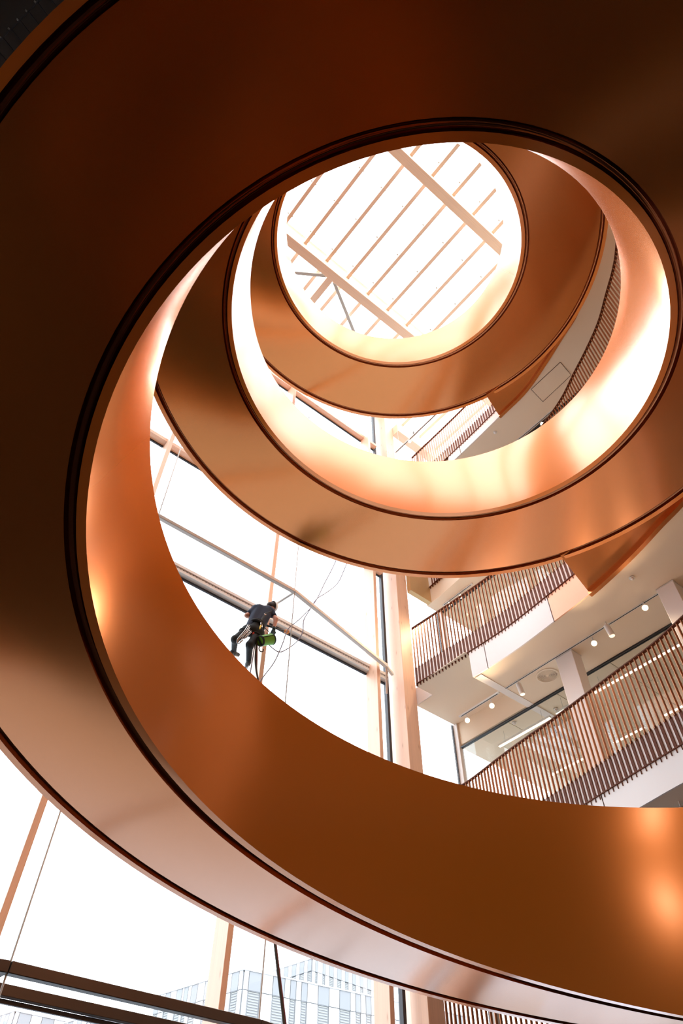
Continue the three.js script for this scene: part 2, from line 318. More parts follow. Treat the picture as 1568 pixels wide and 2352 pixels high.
{ // glass of the facade
  const w = struct('window_1'), rows = [[0, 2.4], [2.59, 9.69], [9.94, 13.2], [13.37, 19.2], [19.4, 21.8]];
  for (const [x0, x1] of [...bays, [9.2, 9.42]]) for (const [a, b] of rows) part('glass_pane', box(x0, a + (a ? EYE : 0), ZG - 0.03, x1, b + EYE, ZG - 0.015), M.glass, w);
  part('mullion', box(9.1, 0, ZG - 0.04, 9.17, YB, ZG + 0.06), M.gasket, w);
}
{ // glass behind the galleries, one storey after another
  const w = struct('window_2'), ks = Object.keys(EDGE);
  ks.forEach((k, i) => {
    const y0 = LEVEL[k][1] * S + EYE + 0.45, y1 = i + 1 < ks.length ? LEVEL[ks[i + 1]][k === 'b1' ? 1 : 0] * S + EYE : YB;
    for (const [x0, x1] of [[9.74, 10.92], [11.08, 12.7], [12.76, XE]]) part('glass_pane', box(x0, y0, -9.44, x1, y1, -9.425), M.glass, w);
    part('mullion', box(10.95, y0, -9.47, 11.08, y1, -9.32), M.white, w);
    part('gasket', box(10.915, y0, -9.47, 10.95, y1, -9.435), M.gasket, w);
    part('mullion', box(12.7, y0, -9.47, 12.76, y1, -9.35), M.steel, w);
  });
}
// ---------------------------------------------------------------- glazed roof
{
  const roof = struct('roof');
  for (const z of [-9.82, -6.75, -2.75, 1.25, 5.25]) part('roof_beam', box(-13, YB, z - 0.15, XE, YB + 0.51, z + 0.15, 0.01), M.woodPale, roof);
  const ends = [-9.82, -6.75, -2.75, 1.25];
  for (let i = -6; i < 13; i++) {
    const x = (0.922 + 0.291 * i) * S;
    for (let j = 0; j < 3; j++) {
      const p = part('purlin', box(x - 0.055, YB + 0.36, ends[j] + 0.15, x + 0.055, YB + 0.56, ends[j + 1] - 0.15), M.woodPale, roof);
      for (let z = ends[j] + 0.5; z < ends[j + 1] - 0.3; z += 1.2) if (i > -2 && i < 10 && j > 0) part('clip', [box(x - 0.1, YB + 0.52, z, x - 0.06, YB + 0.56, z + 0.04), box(x + 0.06, YB + 0.52, z, x + 0.1, YB + 0.56, z + 0.04)], M.steel, p);
    }
  }
  part('edge_beam', box(9.74, 21.95, -9.4, XE, 22.45, -9.1, 0.01), M.woodPale, roof);
  part('glazing_bar', box(-13, YB + 0.6, -6.58, XE, YB + 0.64, -6.5), M.white, roof);
  part('purlin', box(4.78, YB + 0.02, -9.65, 5.0, YB + 0.3, -6.85), M.woodPale, roof);
  part('brace', bar(V(4.72, YB + 0.1, -6.9), V(2.2, YB + 0.1, -8.6), 0.1, 0.08), M.steel, roof);
  part('brace', bar(V(5.06, YB + 0.1, -6.9), V(7.6, YB + 0.1, -8.35), 0.1, 0.08), M.steel, roof);
  for (let j = 0; j < 6; j++) for (let i = 0; i < 9; i++) part('glass_pane', box(-13.3 + i * 3.1, YB + 0.66, -9.8 + j * 3.2, -13.3 + i * 3.1 + 3.08, YB + 0.675, -9.8 + j * 3.2 + 3.18), M.glass, roof);
}

// ---------------------------------------------------------------- balcony railings
const barGeo = box(-0.006, 0.42, -0.022, 0.006, 1.59, 0.022), footGeo = mergeGeometries([box(-0.023, -0.02, -0.004, 0.023, 0.46, 0.006), box(-0.006, -0.06, -0.02, 0.006, 0.0, 0.02),
  ...[0.08, 0.2, 0.34].map((y) => new THREE.CylinderGeometry(0.006, 0.006, 0.008, 6).rotateX(Math.PI / 2).translate(0.008, y, -0.007))].map((g) => g.toNonIndexed()));
M.foot = std([0.13, 0.036, 0.014], 0.6, 0.0, { specularIntensity: 0.3 }); M.bars = std([0.4, 0.15, 0.06], 0.4, 0.5);
function railing(k, label, from, to) {
  const rb = LEVEL[k][1] * S + EYE, pts = walk(EDGE[k], 0.0925, from, to), p0 = pts[0][0];
  const r = thing('balcony_railing', label, 'railing', [p0.x, rb, p0.z], 'balcony railings of vertical copper bars');
  for (const [p, t] of pts) {
    const b = new THREE.Mesh(barGeo, M.bars); b.name = 'baluster'; b.position.set(p.x - p0.x, 0, p.z - p0.z); b.rotation.y = Math.atan2(-t.z, t.x); b.castShadow = b.receiveShadow = true; r.add(b);
    const f = new THREE.Mesh(footGeo, M.foot); f.name = 'foot_plate'; f.castShadow = f.receiveShadow = true; b.add(f);
  }
  const strip = (y0, y1, w) => skin(pts.map(([p, t]) => { const n = V(-t.z, 0, t.x).multiplyScalar(w); return [V(p.x + n.x, rb + y0, p.z + n.z), V(p.x + n.x, rb + y1, p.z + n.z), V(p.x - n.x, rb + y1, p.z - n.z), V(p.x - n.x, rb + y0, p.z - n.z)]; }), { closed: true, creased: true });
  part('handrail', strip(1.585, 1.605, 0.03), M.foot, r);
  part('base_rail', strip(0.0, 0.015, 0.03), M.foot, r);
}
railing('b0', 'railing of vertical copper bars at the bottom edge beside the thick timber column', 0, 2.6);
railing('b1', 'long curving copper bar railing of the lower gallery in front of the glazed offices');
railing('b2', 'copper bar railing running from the thick timber column to the second stair turn', 0.05, 4.62);
railing('bM', 'curving copper bar railing glimpsed in the narrow slit between two stair turns');
railing('b3', 'copper bar railing of the top gallery below the glazed roof', 0.05, 3.9);
solid('floor_edge_beam', box(9.74, 4.25 * S + EYE, -9.36, 10.5, 4.43 * S + EYE + 0.5, -9.22), M.gold, 'golden beam end joining the upper middle gallery to the timber column', 'beam');

// landings that tie the stair to the galleries
[['b2', 321, 280, 'wedge shaped copper landing joining the second stair turn to the middle gallery'], ['b3', 681, 638, 'small wedge shaped copper landing joining the top stair turn to the top gallery']].forEach(([k, d0, d1, label]) => {
  const lo = LEVEL[k][0] * S + EYE, st = [], z0 = helix(d0, 'O').z;
  for (let d = d0; d >= d1; d -= 3) { const p = helix(d, 'O', -0.04); st.push([p.x, p.z]); }
  const zEnd = st[st.length - 1][1], e = walk(EDGE[k], 0.1).map(([p]) => [p.x + 0.02, p.z]).filter(([, z]) => z > z0 - 0.25 && z < zEnd);
  const l = thing('stair_landing', label, 'landing', [e[0][0], lo, e[0][1]], 'copper landings of the stair');
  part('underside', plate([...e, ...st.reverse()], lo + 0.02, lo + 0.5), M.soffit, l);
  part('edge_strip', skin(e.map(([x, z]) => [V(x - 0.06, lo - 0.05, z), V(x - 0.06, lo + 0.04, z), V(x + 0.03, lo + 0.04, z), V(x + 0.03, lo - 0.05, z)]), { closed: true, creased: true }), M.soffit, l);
});

// ---------------------------------------------------------------- gallery fittings
function track(name, label, x, z0, z1, y, dy = 0) {
  const t = thing(name, label, 'light track', [x, y, (z0 + z1) / 2]);
  part('rail', box(x - 0.025, y - 0.03 - dy, z0, x + 0.025, y - dy, z1), M.lampBody, t);
  part('slot', box(x - 0.008, y - 0.034 - dy, z0 + 0.05, x + 0.008, y - 0.0295 - dy, z1 - 0.05), M.gasket, t);
}
function spot(label, x, y, z, lit, aim = [-0.5, -1, 0.55]) {
  const d = V(...aim).normalize(), t = thing('track_spotlight', label, 'spotlight', [x, y, z], 'track spotlights under the galleries'), a = V(x, y - 0.14, z), b = a.clone().addScaledVector(d, 0.2);
  part('stem', rod(V(x, y, z), a, 0.012), M.lampBody, t);
  part('lamp_body', rod(a.clone().addScaledVector(d, -0.05), b, 0.055, 18), M.lampBody, t);
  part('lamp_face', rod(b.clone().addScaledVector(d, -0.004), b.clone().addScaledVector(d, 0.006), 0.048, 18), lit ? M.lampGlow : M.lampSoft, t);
  if (lit) { const l = new THREE.SpotLight(new THREE.Color(1, 0.72, 0.45), lit === 2 ? 6 : 26, 0, 1.1, 0.6); l.name = 'spotlight_beam'; l.position.copy(b).addScaledVector(d, 0.03); l.target.position.copy(l.position).add(d); l.castShadow = true; l.shadow.radius = lit === 2 ? 8 : 2.4; scene.add(l, l.target); }
}
const U1 = 2.88 * S + EYE, UM = 4.25 * S + EYE, U3 = 5.58 * S + EYE, eyeward = (x, y, z) => [-x, EYE - y, -z];
track('light_track', 'long recessed lighting track along the ceiling above the lower gallery', 10.1, -7.2, -3.3, U1, -0.02);
track('light_track', 'short suspended white lighting track over the left end of the lower gallery', 10.12, -8.5, -7.34, U1 + 0.03);
for (const [x, z, lit, label] of [
  [10.06, -3.78, 1, 'glaring spotlight under the middle gallery, the bright one furthest to the right'], [10.16, -4.99, 1, 'glaring spotlight under the middle gallery, right of the large white column'],
  [10.16, -7.62, 1, 'glaring spotlight on the suspended white track under the middle gallery'], [10.15, -8.32, 1, 'small bright spotlight at the left end of the suspended white track'],
  [9.99, -4.55, 0, 'unlit white cylinder spotlight between the two brightest ones'], [10.09, -6.8, 0, 'unlit white cylinder spotlight left of the round ceiling diffuser']])
  spot(label, x, U1 - 0.01, z, lit, lit ? eyeward(x, U1, z) : [0.1, -1, 0.1]);
track('light_track', 'lighting track under the upper middle gallery above the middle railing', 10.8, -9.1, -8.0, UM);
spot('bright spotlight under the upper middle gallery, the left one of the pair', 10.79, UM - 0.02, -8.85, 1, eyeward(10.8, UM, -8.85));
spot('bright spotlight under the upper middle gallery, the right one of the pair', 10.81, UM - 0.02, -8.44, 1, eyeward(10.8, UM, -8.44));
track('light_track', 'thin lighting track under the top gallery, seen above the white parapet', 10.9, -6.0, -4.2, U3);
spot('small spotlight under the top gallery shining just above the white parapet', 10.93, U3 - 0.02, -4.66, 1, eyeward(10.93, U3, -4.66));
track('light_track', 'lighting track hanging below the glazed roof over the top gallery', 9.6, -9.2, -6.4, 19.0 + EYE);
spot('spotlight on the track below the glazed roof beside the timber column', 9.6, 19.0 + EYE, -8.5, 1, eyeward(9.6, 20.6, -8.5));
for (const z of [-9, -6.6]) part('track_hanger', rod(V(9.6, 20.6, z), V(9.6, YB + 0.4, z), 0.006), M.steel, scene.children.find((o) => o.name === 'light_track_004'));
spot('dark spotlight at the right edge under the lower gallery', 9.28, 4.74 + EYE, -4.15, 0, [0.3, -1, 0.2]);

{ // the west gallery has the same track, one lamp on a long stem
  const y = LEVEL.b1[0] * S + EYE, t = thing('light_track', 'lighting track under the west gallery across the stair', 'light track', [-3.9, y, -3]);
  part('rail', box(-3.925, y - 0.03, -5, -3.875, y, -1), M.lampBody, t);
  part('drop_stem', rod(V(-3.9, y - 0.03, -3.05), V(-3.9, 4.75, -3.05), 0.015), M.lampBody, t);
  spot('spotlight on a long stem below the west gallery aimed at the stair', -3.9, 4.75, -3.05, 2, [1, -0.05, 0.05]);
  spot('spotlight on the west gallery track aimed at the stair', -3.9, y - 0.02, -3.4, 2, [1, -0.2, 0.3]);
}
{ // round ceiling diffuser
  const c = thing('ceiling_diffuser', 'round perforated ceiling diffuser left of the large white column', 'vent', [10.43, U1, -6.31]);
  const ring = (r0, r1, y) => new THREE.LatheGeometry([new THREE.Vector2(r0, 0), new THREE.Vector2(r0, -y), new THREE.Vector2(r1, -y * 0.8), new THREE.Vector2(r1, 0)], 40).translate(10.43, U1, -6.31);
  part('rim', ring(0.2, 0.235, 0.018), M.ceiling, c);
  part('backing', new THREE.CylinderGeometry(0.2, 0.2, 0.004, 40).translate(10.43, U1 - 0.002, -6.31), M.bronze, c);
  for (let i = 0; i < 8; i++) part('ring', ring(0.04 + i * 0.0205, 0.052 + i * 0.0205, 0.012), M.ceiling, c);
  part('hub', new THREE.SphereGeometry(0.035, 18, 8, 0, 6.3, Math.PI / 2, Math.PI / 2).scale(1, 0.5, 1).translate(10.43, U1 - 0.004, -6.31), M.ceiling, c);
}
// white columns through the galleries
[[10.13, -5.86, 10.43, -5.47, 'large white square column standing behind the lower gallery railing'], [9.98, -3.44, 10.34, -3.1, 'white square column at the right edge of the picture']].forEach(([x0, z0, x1, z1, label]) => {
  const c = thing('gallery_column', label, 'column', [x0, LEVEL.b1[1] * S + EYE + 0.45, z0], 'white columns of the lower gallery');
  part('shaft', box(x0, LEVEL.b1[1] * S + EYE + 0.45, z0, x1, U1, z1, 0.012), M.white, c);
  part('shadow_gap', box(x0 - 0.006, U1 - 0.03, z0 - 0.006, x1 + 0.006, U1 - 0.012, z1 + 0.006), M.plaster, c);
});
// office glass and hanging strip lights, one storey after another
['b1', 'b2', 'bM'].forEach((k, i) => {
  const y0 = LEVEL[k][1] * S + EYE + 0.45, y1 = [U1, UM, U3][i], name = ['lower', 'middle', 'upper middle'][i];
  const p = thing('office_partition', `glass office partition with a black head rail behind the ${name} gallery`, 'partition', [XC, y0, -6], 'glass office partitions');
  part('head_rail', [box(XC - 0.035, y1 - 0.035, -9.3, XC - 0.01, y1 - 0.001, -2.2), box(XC + 0.01, y1 - 0.035, -9.3, XC + 0.035, y1 - 0.001, -2.2)], M.gasket, p);
  const zs = [-9.3, -8.15, -7.0, -5.85, -4.7, -3.5, -2.2];
  for (let j = 0; j < 6; j++) part('glass_panel', box(XC - 0.006, y0, zs[j] + 0.006, XC + 0.006, y1 - 0.035, zs[j + 1] - 0.006), M.officeGlass, p);
});
const strips = [[11.25, -8.45, -7.0, 'long glowing strip light nearest the corner window, behind the office glass'], [11.25, -6.85, -6.45, 'short glowing strip light left of the large white column'], [11.25, -5.9, -3.7, 'long glowing strip light right of the large white column'],
  [13.05, -8.5, -7.5, 'glowing strip light deep in the office, seen low through the railing bars at the left'], [13.05, -6.75, -5.95, 'glowing strip light deep in the office, seen through the railing right of the white column'], [13.0, -5.45, -4.2, 'glowing strip light deep in the office at the right edge of the picture']];
for (const [x, z0, z1, label] of strips) {
  const y = 8.35 + EYE, t = thing('strip_light', label, 'light', [x, y, (z0 + z1) / 2], 'hanging strip lights in the office');
  part('housing', box(x - 0.03, y, z0, x + 0.03, y + 0.05, z1), M.lampBody, t);
  part('diffuser', box(x - 0.028, y - 0.012, z0 + 0.01, x + 0.028, y, z1 - 0.01), M.strip, t);
  for (const z of [z0 + 0.2, z1 - 0.2]) part('suspension_wire', rod(V(x, y + 0.05, z), V(x, U1 + 0.01, z), 0.003, 5), M.steel, t);
  const l = new THREE.RectAreaLight(new THREE.Color(1, 0.82, 0.6), 11, 0.056, z1 - z0); l.name = 'strip_glow'; l.position.set(x, y - 0.02, (z0 + z1) / 2); l.rotation.x = -Math.PI / 2; scene.add(l);
}
for (const [x0, x1, z0, z1, label] of [[11.85, 12.95, -8.1, -7.45, 'white acoustic raft under the office ceiling, the left one'], [11.8, 12.95, -7.3, -6.65, 'white acoustic raft under the office ceiling, the right one']]) {
  const t = thing('ceiling_raft', label, 'panel', [x0, 8.45 + EYE, z0], 'acoustic rafts in the office'); part('board', box(x0, 8.45 + EYE, z0, x1, 8.49 + EYE, z1, 0.01), M.white, t);
  for (const x of [x0 + 0.2, x1 - 0.2]) part('suspension_wire', rod(V(x, 8.49 + EYE, (z0 + z1) / 2), V(x, U1 + 0.01, (z0 + z1) / 2), 0.003, 5), M.steel, t);
}
for (const [x, z, y, label] of [[11.02 + 0.15, -7.87, U1, 'small white smoke detector behind the office glass near the corner window'], [11.47, -6.96, U1, 'small white smoke detector above the short strip light'], [9.39, -3.53, U1, 'small white smoke detector on the gallery ceiling near the stair landing'], [10.2, -5.75, U3, 'small white smoke detector under the top gallery']]) {
  const t = thing('smoke_detector', label, 'detector', [x, y, z], 'smoke detectors');
  part('base', new THREE.CylinderGeometry(0.05, 0.05, 0.02, 20).translate(x, y - 0.01, z), M.lampBody, t);
  part('sensor', new THREE.LatheGeometry([[0, -0.05], [0.022, -0.048], [0.03, -0.03], [0.03, -0.02]].map(([a, b]) => new THREE.Vector2(a, b)), 18).translate(x, y, z), M.white, t);
}
{ const t = thing('dome_camera', 'black dome camera on the office ceiling right above the railing', 'camera', [12.03, U1, -7.4]);
  part('housing', new THREE.CylinderGeometry(0.09, 0.1, 0.04, 24).translate(12.03, U1 - 0.02, -7.4), M.black, t);
  part('dome', new THREE.SphereGeometry(0.085, 24, 10, 0, 6.2832, Math.PI / 2, Math.PI / 2).translate(12.03, U1 - 0.04, -7.4), M.black, t); }
{ const y = U3 - 0.002, q = [[9.93, -4.16], [9.9, -3.12], [10.43, -3.18], [10.48, -4.21]], t = thing('ceiling_hatch', 'flush rectangular access hatch in the ceiling under the top gallery', 'hatch', [10.2, y, -3.7]);
  part('door', plate([[9.93, -4.16], [10.47, -4.2], [10.43, -3.16], [9.91, -3.12]], y - 0.006, y), M.ceiling, t);
  for (let i = 0; i < 4; i++) part('joint', bar(V(q[i][0], y - 0.006, q[i][1]), V(q[(i + 1) % 4][0], y - 0.006, q[(i + 1) % 4][1]), 0.012, 0.004), M.bronze, t); }

// cable tray in the dark corner under the west gallery
{ const y = 8.4 + EYE, a = V(-2.34, y, -3.1), b = V(-2.0, y, -2.0), t = thing('cable_tray', 'dark cable tray with small clips in the top left corner of the picture', 'cable tray', [a.x, y, a.z]), d = b.clone().sub(a).normalize(), n = V(-d.z, 0, d.x);
  for (const o of [0, 0.22]) part('side_rail', bar(a.clone().addScaledVector(n, -o), b.clone().addScaledVector(n, -o), 0.012, 0.05), M.black, t);
  for (let s = 0.06; s < 1.1; s += 0.13) { const p = a.clone().addScaledVector(d, s); part('rung', bar(p, p.clone().addScaledVector(n, -0.22), 0.012, 0.012), M.black, t); part('clip', box(p.x - 0.02, y - 0.03, p.z - 0.01, p.x, y - 0.005, p.z + 0.01), M.chrome, t); }
  for (const p of [a, b]) part('hanger', rod(p, V(p.x, LEVEL.b2[0] * S + EYE, p.z), 0.006), M.black, t);
}


// ---------------------------------------------------------------- the rope worker
const J = {
  head: [5.494, 11.261, -9.188], crown: [5.585, 11.305, -9.185], face: [5.515, 11.215, -9.29], neck: [5.402, 11.142, -9.177], chest: [5.28, 10.922, -9.114], waist: [5.155, 10.519, -9.03], pelvis: [5.049, 10.264, -9.009],
  shL: [5.083, 10.928, -9.135], shR: [5.439, 11.014, -9.072], elL: [4.948, 10.703, -9.177], wrL: [5.2, 10.86, -9.36], haL: [5.3, 10.93, -9.42],
  elR: [5.499, 10.769, -8.967], wrR: [5.47, 10.497, -8.956], haR: [5.456, 10.395, -8.967], hipL: [4.941, 10.233, -9.051], hipR: [5.16, 10.242, -8.988],
  knL: [4.702, 9.875, -9.03], anL: [4.908, 9.95, -9.397], toL: [5.076, 10.016, -9.513], knR: [4.968, 9.817, -8.925], anR: [5.182, 9.742, -9.261], toR: [5.23, 9.72, -9.42],
};
for (const k in J) J[k] = V(...J[k]);
const lerpJ = (a, b, t) => J[a].clone().lerp(J[b], t);
// one smooth surface around tapered bones [a, b, ra, rb]
function flesh(bones, cell, k = 0.03) {
  const bb = new THREE.Box3(); bones.forEach(([a, b, ra, rb]) => { bb.expandByPoint(a.clone().addScalar(ra + 0.03)); bb.expandByPoint(a.clone().addScalar(-ra - 0.03)); bb.expandByPoint(b.clone().addScalar(rb + 0.03)); bb.expandByPoint(b.clone().addScalar(-rb - 0.03)); });
  const c = bb.getCenter(V(0, 0, 0)), h = Math.max(...bb.getSize(V(0, 0, 0)).toArray()) / 2 * 1.06, n = Math.min(120, Math.ceil(2 * h / cell)), mc = new MarchingCubes(n, M.skin, false, false, 200000);
  const p = V(0, 0, 0), ab = V(0, 0, 0), ap = V(0, 0, 0);
  for (let z = 0; z < n; z++) for (let y = 0; y < n; y++) for (let x = 0; x < n; x++) {
    p.set((x - n / 2) / (n / 2) * h + c.x, (y - n / 2) / (n / 2) * h + c.y, (z - n / 2) / (n / 2) * h + c.z);
    let d = 1e3;
    for (const [a, b, ra, rb] of bones) {
      ab.subVectors(b, a); ap.subVectors(p, a); const t = Math.min(1, Math.max(0, ap.dot(ab) / Math.max(1e-9, ab.lengthSq())));
      const e = ap.addScaledVector(ab, -t).length() - (ra + (rb - ra) * t), q = Math.max(k - Math.abs(d - e), 0) / k; d = Math.min(d, e) - q * q * k / 4;
    }
    mc.field[x + y * n + z * n * n] = -d;
  }
  mc.isolation = 0; mc.update();
  const g = new THREE.BufferGeometry();
  g.setAttribute('position', new THREE.Float32BufferAttribute(mc.positionArray.slice(0, mc.count * 3), 3)); g.setAttribute('normal', new THREE.Float32BufferAttribute(mc.normalArray.slice(0, mc.count * 3), 3));
  g.setAttribute('uv', new THREE.Float32BufferAttribute(new Float32Array(mc.count * 2), 2));
  return g.scale(h, h, h).translate(c.x, c.y, c.z);
}
function hand(wrist, palm, curl, side) { // palm, four fingers of unequal length and a thumb from the side of the palm
  const d = palm.clone().sub(wrist).normalize(), s = V(0, 0, 0).crossVectors(d, curl).normalize(), b = [[wrist, palm, 0.026, 0.032], [wrist.clone().lerp(palm, 0.5).addScaledVector(s, 0.02), palm.clone().addScaledVector(s, 0.022), 0.02, 0.02], [wrist.clone().lerp(palm, 0.5).addScaledVector(s, -0.02), palm.clone().addScaledVector(s, -0.022), 0.02, 0.02]];
  [[-0.033, 0.03], [-0.011, 0.036], [0.011, 0.034], [0.033, 0.026]].forEach(([o, l]) => {
    const a = palm.clone().addScaledVector(s, o), k1 = a.clone().addScaledVector(d, l).addScaledVector(curl, 0.012), k2 = k1.clone().addScaledVector(d, l * 0.3).addScaledVector(curl, l * 0.8), k3 = k2.clone().addScaledVector(d, -l * 0.35).addScaledVector(curl, l * 0.4);
    b.push([a, k1, 0.0115, 0.0105], [k1, k2, 0.0105, 0.0095], [k2, k3, 0.0095, 0.0085]);
  });
  const t0 = wrist.clone().lerp(palm, 0.4).addScaledVector(s, side * 0.03), t1 = t0.clone().addScaledVector(s, side * 0.022).addScaledVector(d, 0.03).addScaledVector(curl, 0.015), t2 = t1.clone().addScaledVector(d, 0.02).addScaledVector(curl, 0.025).addScaledVector(s, -side * 0.008);
  b.push([t0, t1, 0.014, 0.012], [t1, t2, 0.012, 0.0095]);
  return b;
}
{
  const worker = thing('person', 'person in dark T-shirt, trousers and white helmet hanging in a harness, brushing the glass facade', 'person', [J.toR.x, J.toR.y, J.toR.z]);
  const B = (a, b, ra, rb) => [typeof a === 'string' ? J[a] : a, typeof b === 'string' ? J[b] : b, ra, rb];
  const fwd = J.face.clone().sub(J.head).normalize(), up = J.crown.clone().sub(J.head).normalize();
  const limbs = (g) => [B('shL', 'elL', 0.052 + g, 0.044 + g), B('shR', 'elR', 0.052 + g, 0.044 + g)];
  const torso = (g) => [B(lerpJ('shL', 'shR', 0.24), lerpJ('hipL', 'pelvis', 0.3), 0.105 + g, 0.095 + g), B(lerpJ('shL', 'shR', 0.76), lerpJ('hipR', 'pelvis', 0.3), 0.105 + g, 0.095 + g), B('chest', 'waist', 0.12 + g, 0.11 + g), B(lerpJ('shL', 'shR', 0.05), lerpJ('shL', 'shR', 0.95), 0.062 + g, 0.062 + g)];
  const legs = (g) => [B('hipL', 'knL', 0.088 + g, 0.062 + g), B('knL', 'anL', 0.06 + g, 0.042 + g), B('hipR', 'knR', 0.088 + g, 0.062 + g), B('knR', 'anR', 0.06 + g, 0.042 + g), B('hipL', 'hipR', 0.1 + g, 0.1 + g)];
  const side = V(0, 0, 0).crossVectors(up, fwd).normalize(), hc = J.head;
  part('body', flesh([...torso(-0.01), ...limbs(-0.006), ...legs(-0.012), B('elL', 'wrL', 0.045, 0.03), B('elR', 'wrR', 0.046, 0.03), B('neck', 'head', 0.056, 0.06),
    B(hc, J.crown.clone().lerp(hc, 0.45), 0.088, 0.085), B(hc.clone().addScaledVector(fwd, 0.03), hc.clone().addScaledVector(fwd, 0.05).addScaledVector(up, -0.075), 0.062, 0.042), B(hc.clone().addScaledVector(fwd, 0.085).addScaledVector(up, -0.005), hc.clone().addScaledVector(fwd, 0.108).addScaledVector(up, -0.032), 0.012, 0.016),
    B(hc.clone().addScaledVector(fwd, 0.088).addScaledVector(up, -0.062).addScaledVector(side, -0.02), hc.clone().addScaledVector(fwd, 0.088).addScaledVector(up, -0.062).addScaledVector(side, 0.02), 0.011, 0.011),
    B(hc.clone().addScaledVector(side, 0.088), hc.clone().addScaledVector(side, 0.095).addScaledVector(up, -0.04), 0.018, 0.012), B(hc.clone().addScaledVector(side, -0.088), hc.clone().addScaledVector(side, -0.095).addScaledVector(up, -0.04), 0.018, 0.012)], 0.0125, 0.035), M.skin, worker);
  for (const s of [-1, 1]) part('eye', new THREE.SphereGeometry(0.012, 10, 8).translate(...hc.clone().addScaledVector(fwd, 0.085).addScaledVector(side, s * 0.032).addScaledVector(up, 0.01).toArray()), M.hair, worker);
  part('hair', flesh([B(hc.clone().addScaledVector(fwd, -0.02).addScaledVector(up, 0.02), hc.clone().addScaledVector(fwd, -0.03).addScaledVector(up, -0.05), 0.092, 0.07)], 0.01, 0.02), M.hair, worker);
  part('shirt', flesh([...torso(0.006), B('shL', lerpJ('shL', 'elL', 0.62), 0.062, 0.06), B('shR', lerpJ('shR', 'elR', 0.5), 0.062, 0.062), B('neck', 'chest', 0.06, 0.1)], 0.013, 0.05), M.shirt, worker, 'navy T-shirt');
  part('trousers', flesh([...legs(0.008), B('pelvis', 'waist', 0.125, 0.115)], 0.013, 0.05), M.trousers, worker, 'dark work trousers');
  for (const [a, t] of [['anL', 'toL'], ['anR', 'toR']]) {
    const d = J[t].clone().sub(J[a]).normalize(), heel = J[a].clone().addScaledVector(d, -0.05).add(V(0.0, -0.045, -0.02)), toe = J[t].clone().add(V(0, -0.01, 0));
    const sh = part('shoe', flesh([B(a, heel.clone().lerp(toe, 0.3), 0.05, 0.045), [heel, toe, 0.042, 0.036]], 0.01, 0.04), M.shoe, worker);
    part('sole', wire([heel.clone().add(V(0.02, -0.036, -0.02)), heel.clone().lerp(toe, 0.5).add(V(0.02, -0.034, -0.02)), toe.clone().add(V(0.02, -0.025, -0.01))], 0.016, 16, 8), M.sole, sh);
  }
  const curl = V(0.5, 0.1, -0.86).normalize();
  part('glove', flesh(hand(J.wrR, J.haR, curl, 1), 0.0035, 0.008), M.glove, worker); part('glove', flesh(hand(J.wrL, J.haL, V(0.6, -0.7, -0.2).normalize(), -1), 0.0035, 0.008), M.glove, worker);
  for (const w of [['elR', 'wrR'], ['elL', 'wrL']]) part('glove_cuff', rod(lerpJ(w[0], w[1], 0.86), lerpJ(w[0], w[1], 1.06), 0.036, 14), M.glove, worker);
  // helmet: shell, brim and chin strap
  const q = new THREE.Quaternion().setFromRotationMatrix(new THREE.Matrix4().makeBasis(side, up, fwd.clone().sub(up.clone().multiplyScalar(fwd.dot(up))).normalize()));
  const place = (g) => g.applyQuaternion(q).translate(...hc.clone().addScaledVector(up, 0.035).toArray());
  const he = part('helmet', place(new THREE.SphereGeometry(0.122, 28, 14, 0, 6.2832, 0, Math.PI * 0.52).scale(0.93, 0.95, 1.08)), M.helmet, worker, 'white climbing helmet');
  part('brim', place(new THREE.TorusGeometry(0.117, 0.007, 8, 36).rotateX(Math.PI / 2).scale(0.94, 1, 1.1)), M.helmet, he);
  part('chin_strap', place(new THREE.TorusGeometry(0.112, 0.006, 6, 30, Math.PI).rotateZ(Math.PI).scale(0.9, 1.05, 1)), M.webbing, he);
  // harness on the back: belt, shoulder straps, leg loops, gear
  const back = V(-0.25, -0.45, 0.86).normalize(), onBack = (a, b, t, o, out) => lerpJ(a, b, t).addScaledVector(back, out + 0.03).addScaledVector(J.shR.clone().sub(J.shL).normalize(), o);
  const ha = part('harness', [wire([onBack('neck', 'waist', 0.12, -0.05, 0.1), onBack('neck', 'waist', 0.45, 0, 0.14), onBack('neck', 'waist', 0.75, 0, 0.135), onBack('neck', 'waist', 1.02, 0, 0.13)], 0.022, 30, 8)], M.webbing, worker);
  part('shoulder_strap', wire([onBack('neck', 'waist', 0.5, 0, 0.145), onBack('neck', 'waist', 0.22, 0.08, 0.12), J.shR.clone().add(V(-0.09, 0.09, -0.02)), J.shR.clone().add(V(-0.1, 0.04, -0.13))], 0.02, 24, 8), M.webbing, worker);
  const ax = J.waist.clone().sub(J.pelvis).normalize(), ring = (c, n, r, t, s1 = 1) => new THREE.TorusGeometry(r, t, 8, 32).scale(1, s1, 1).applyQuaternion(new THREE.Quaternion().setFromUnitVectors(V(0, 0, 1), n)).translate(c.x, c.y, c.z);
  part('waist_belt', [ring(lerpJ('pelvis', 'waist', 0.55), ax, 0.148, 0.026), ring(lerpJ('pelvis', 'waist', 0.75), ax, 0.14, 0.018)], M.webbing, worker);
  for (const [a, b] of [['hipL', 'knL'], ['hipR', 'knR']]) part('leg_loop', ring(lerpJ(a, b, 0.32), J[b].clone().sub(J[a]).normalize(), 0.096, 0.014), M.webbing, worker);
  part('buckle', [box(-0.02, -0.012, -0.006, 0.02, 0.012, 0.006, 0.004).translate(...onBack('neck', 'waist', 0.3, 0, 0.155).toArray()), box(-0.025, -0.012, -0.006, 0.025, 0.012, 0.006, 0.004).translate(...onBack('neck', 'waist', 0.55, 0, 0.165).toArray())], M.chrome, worker);
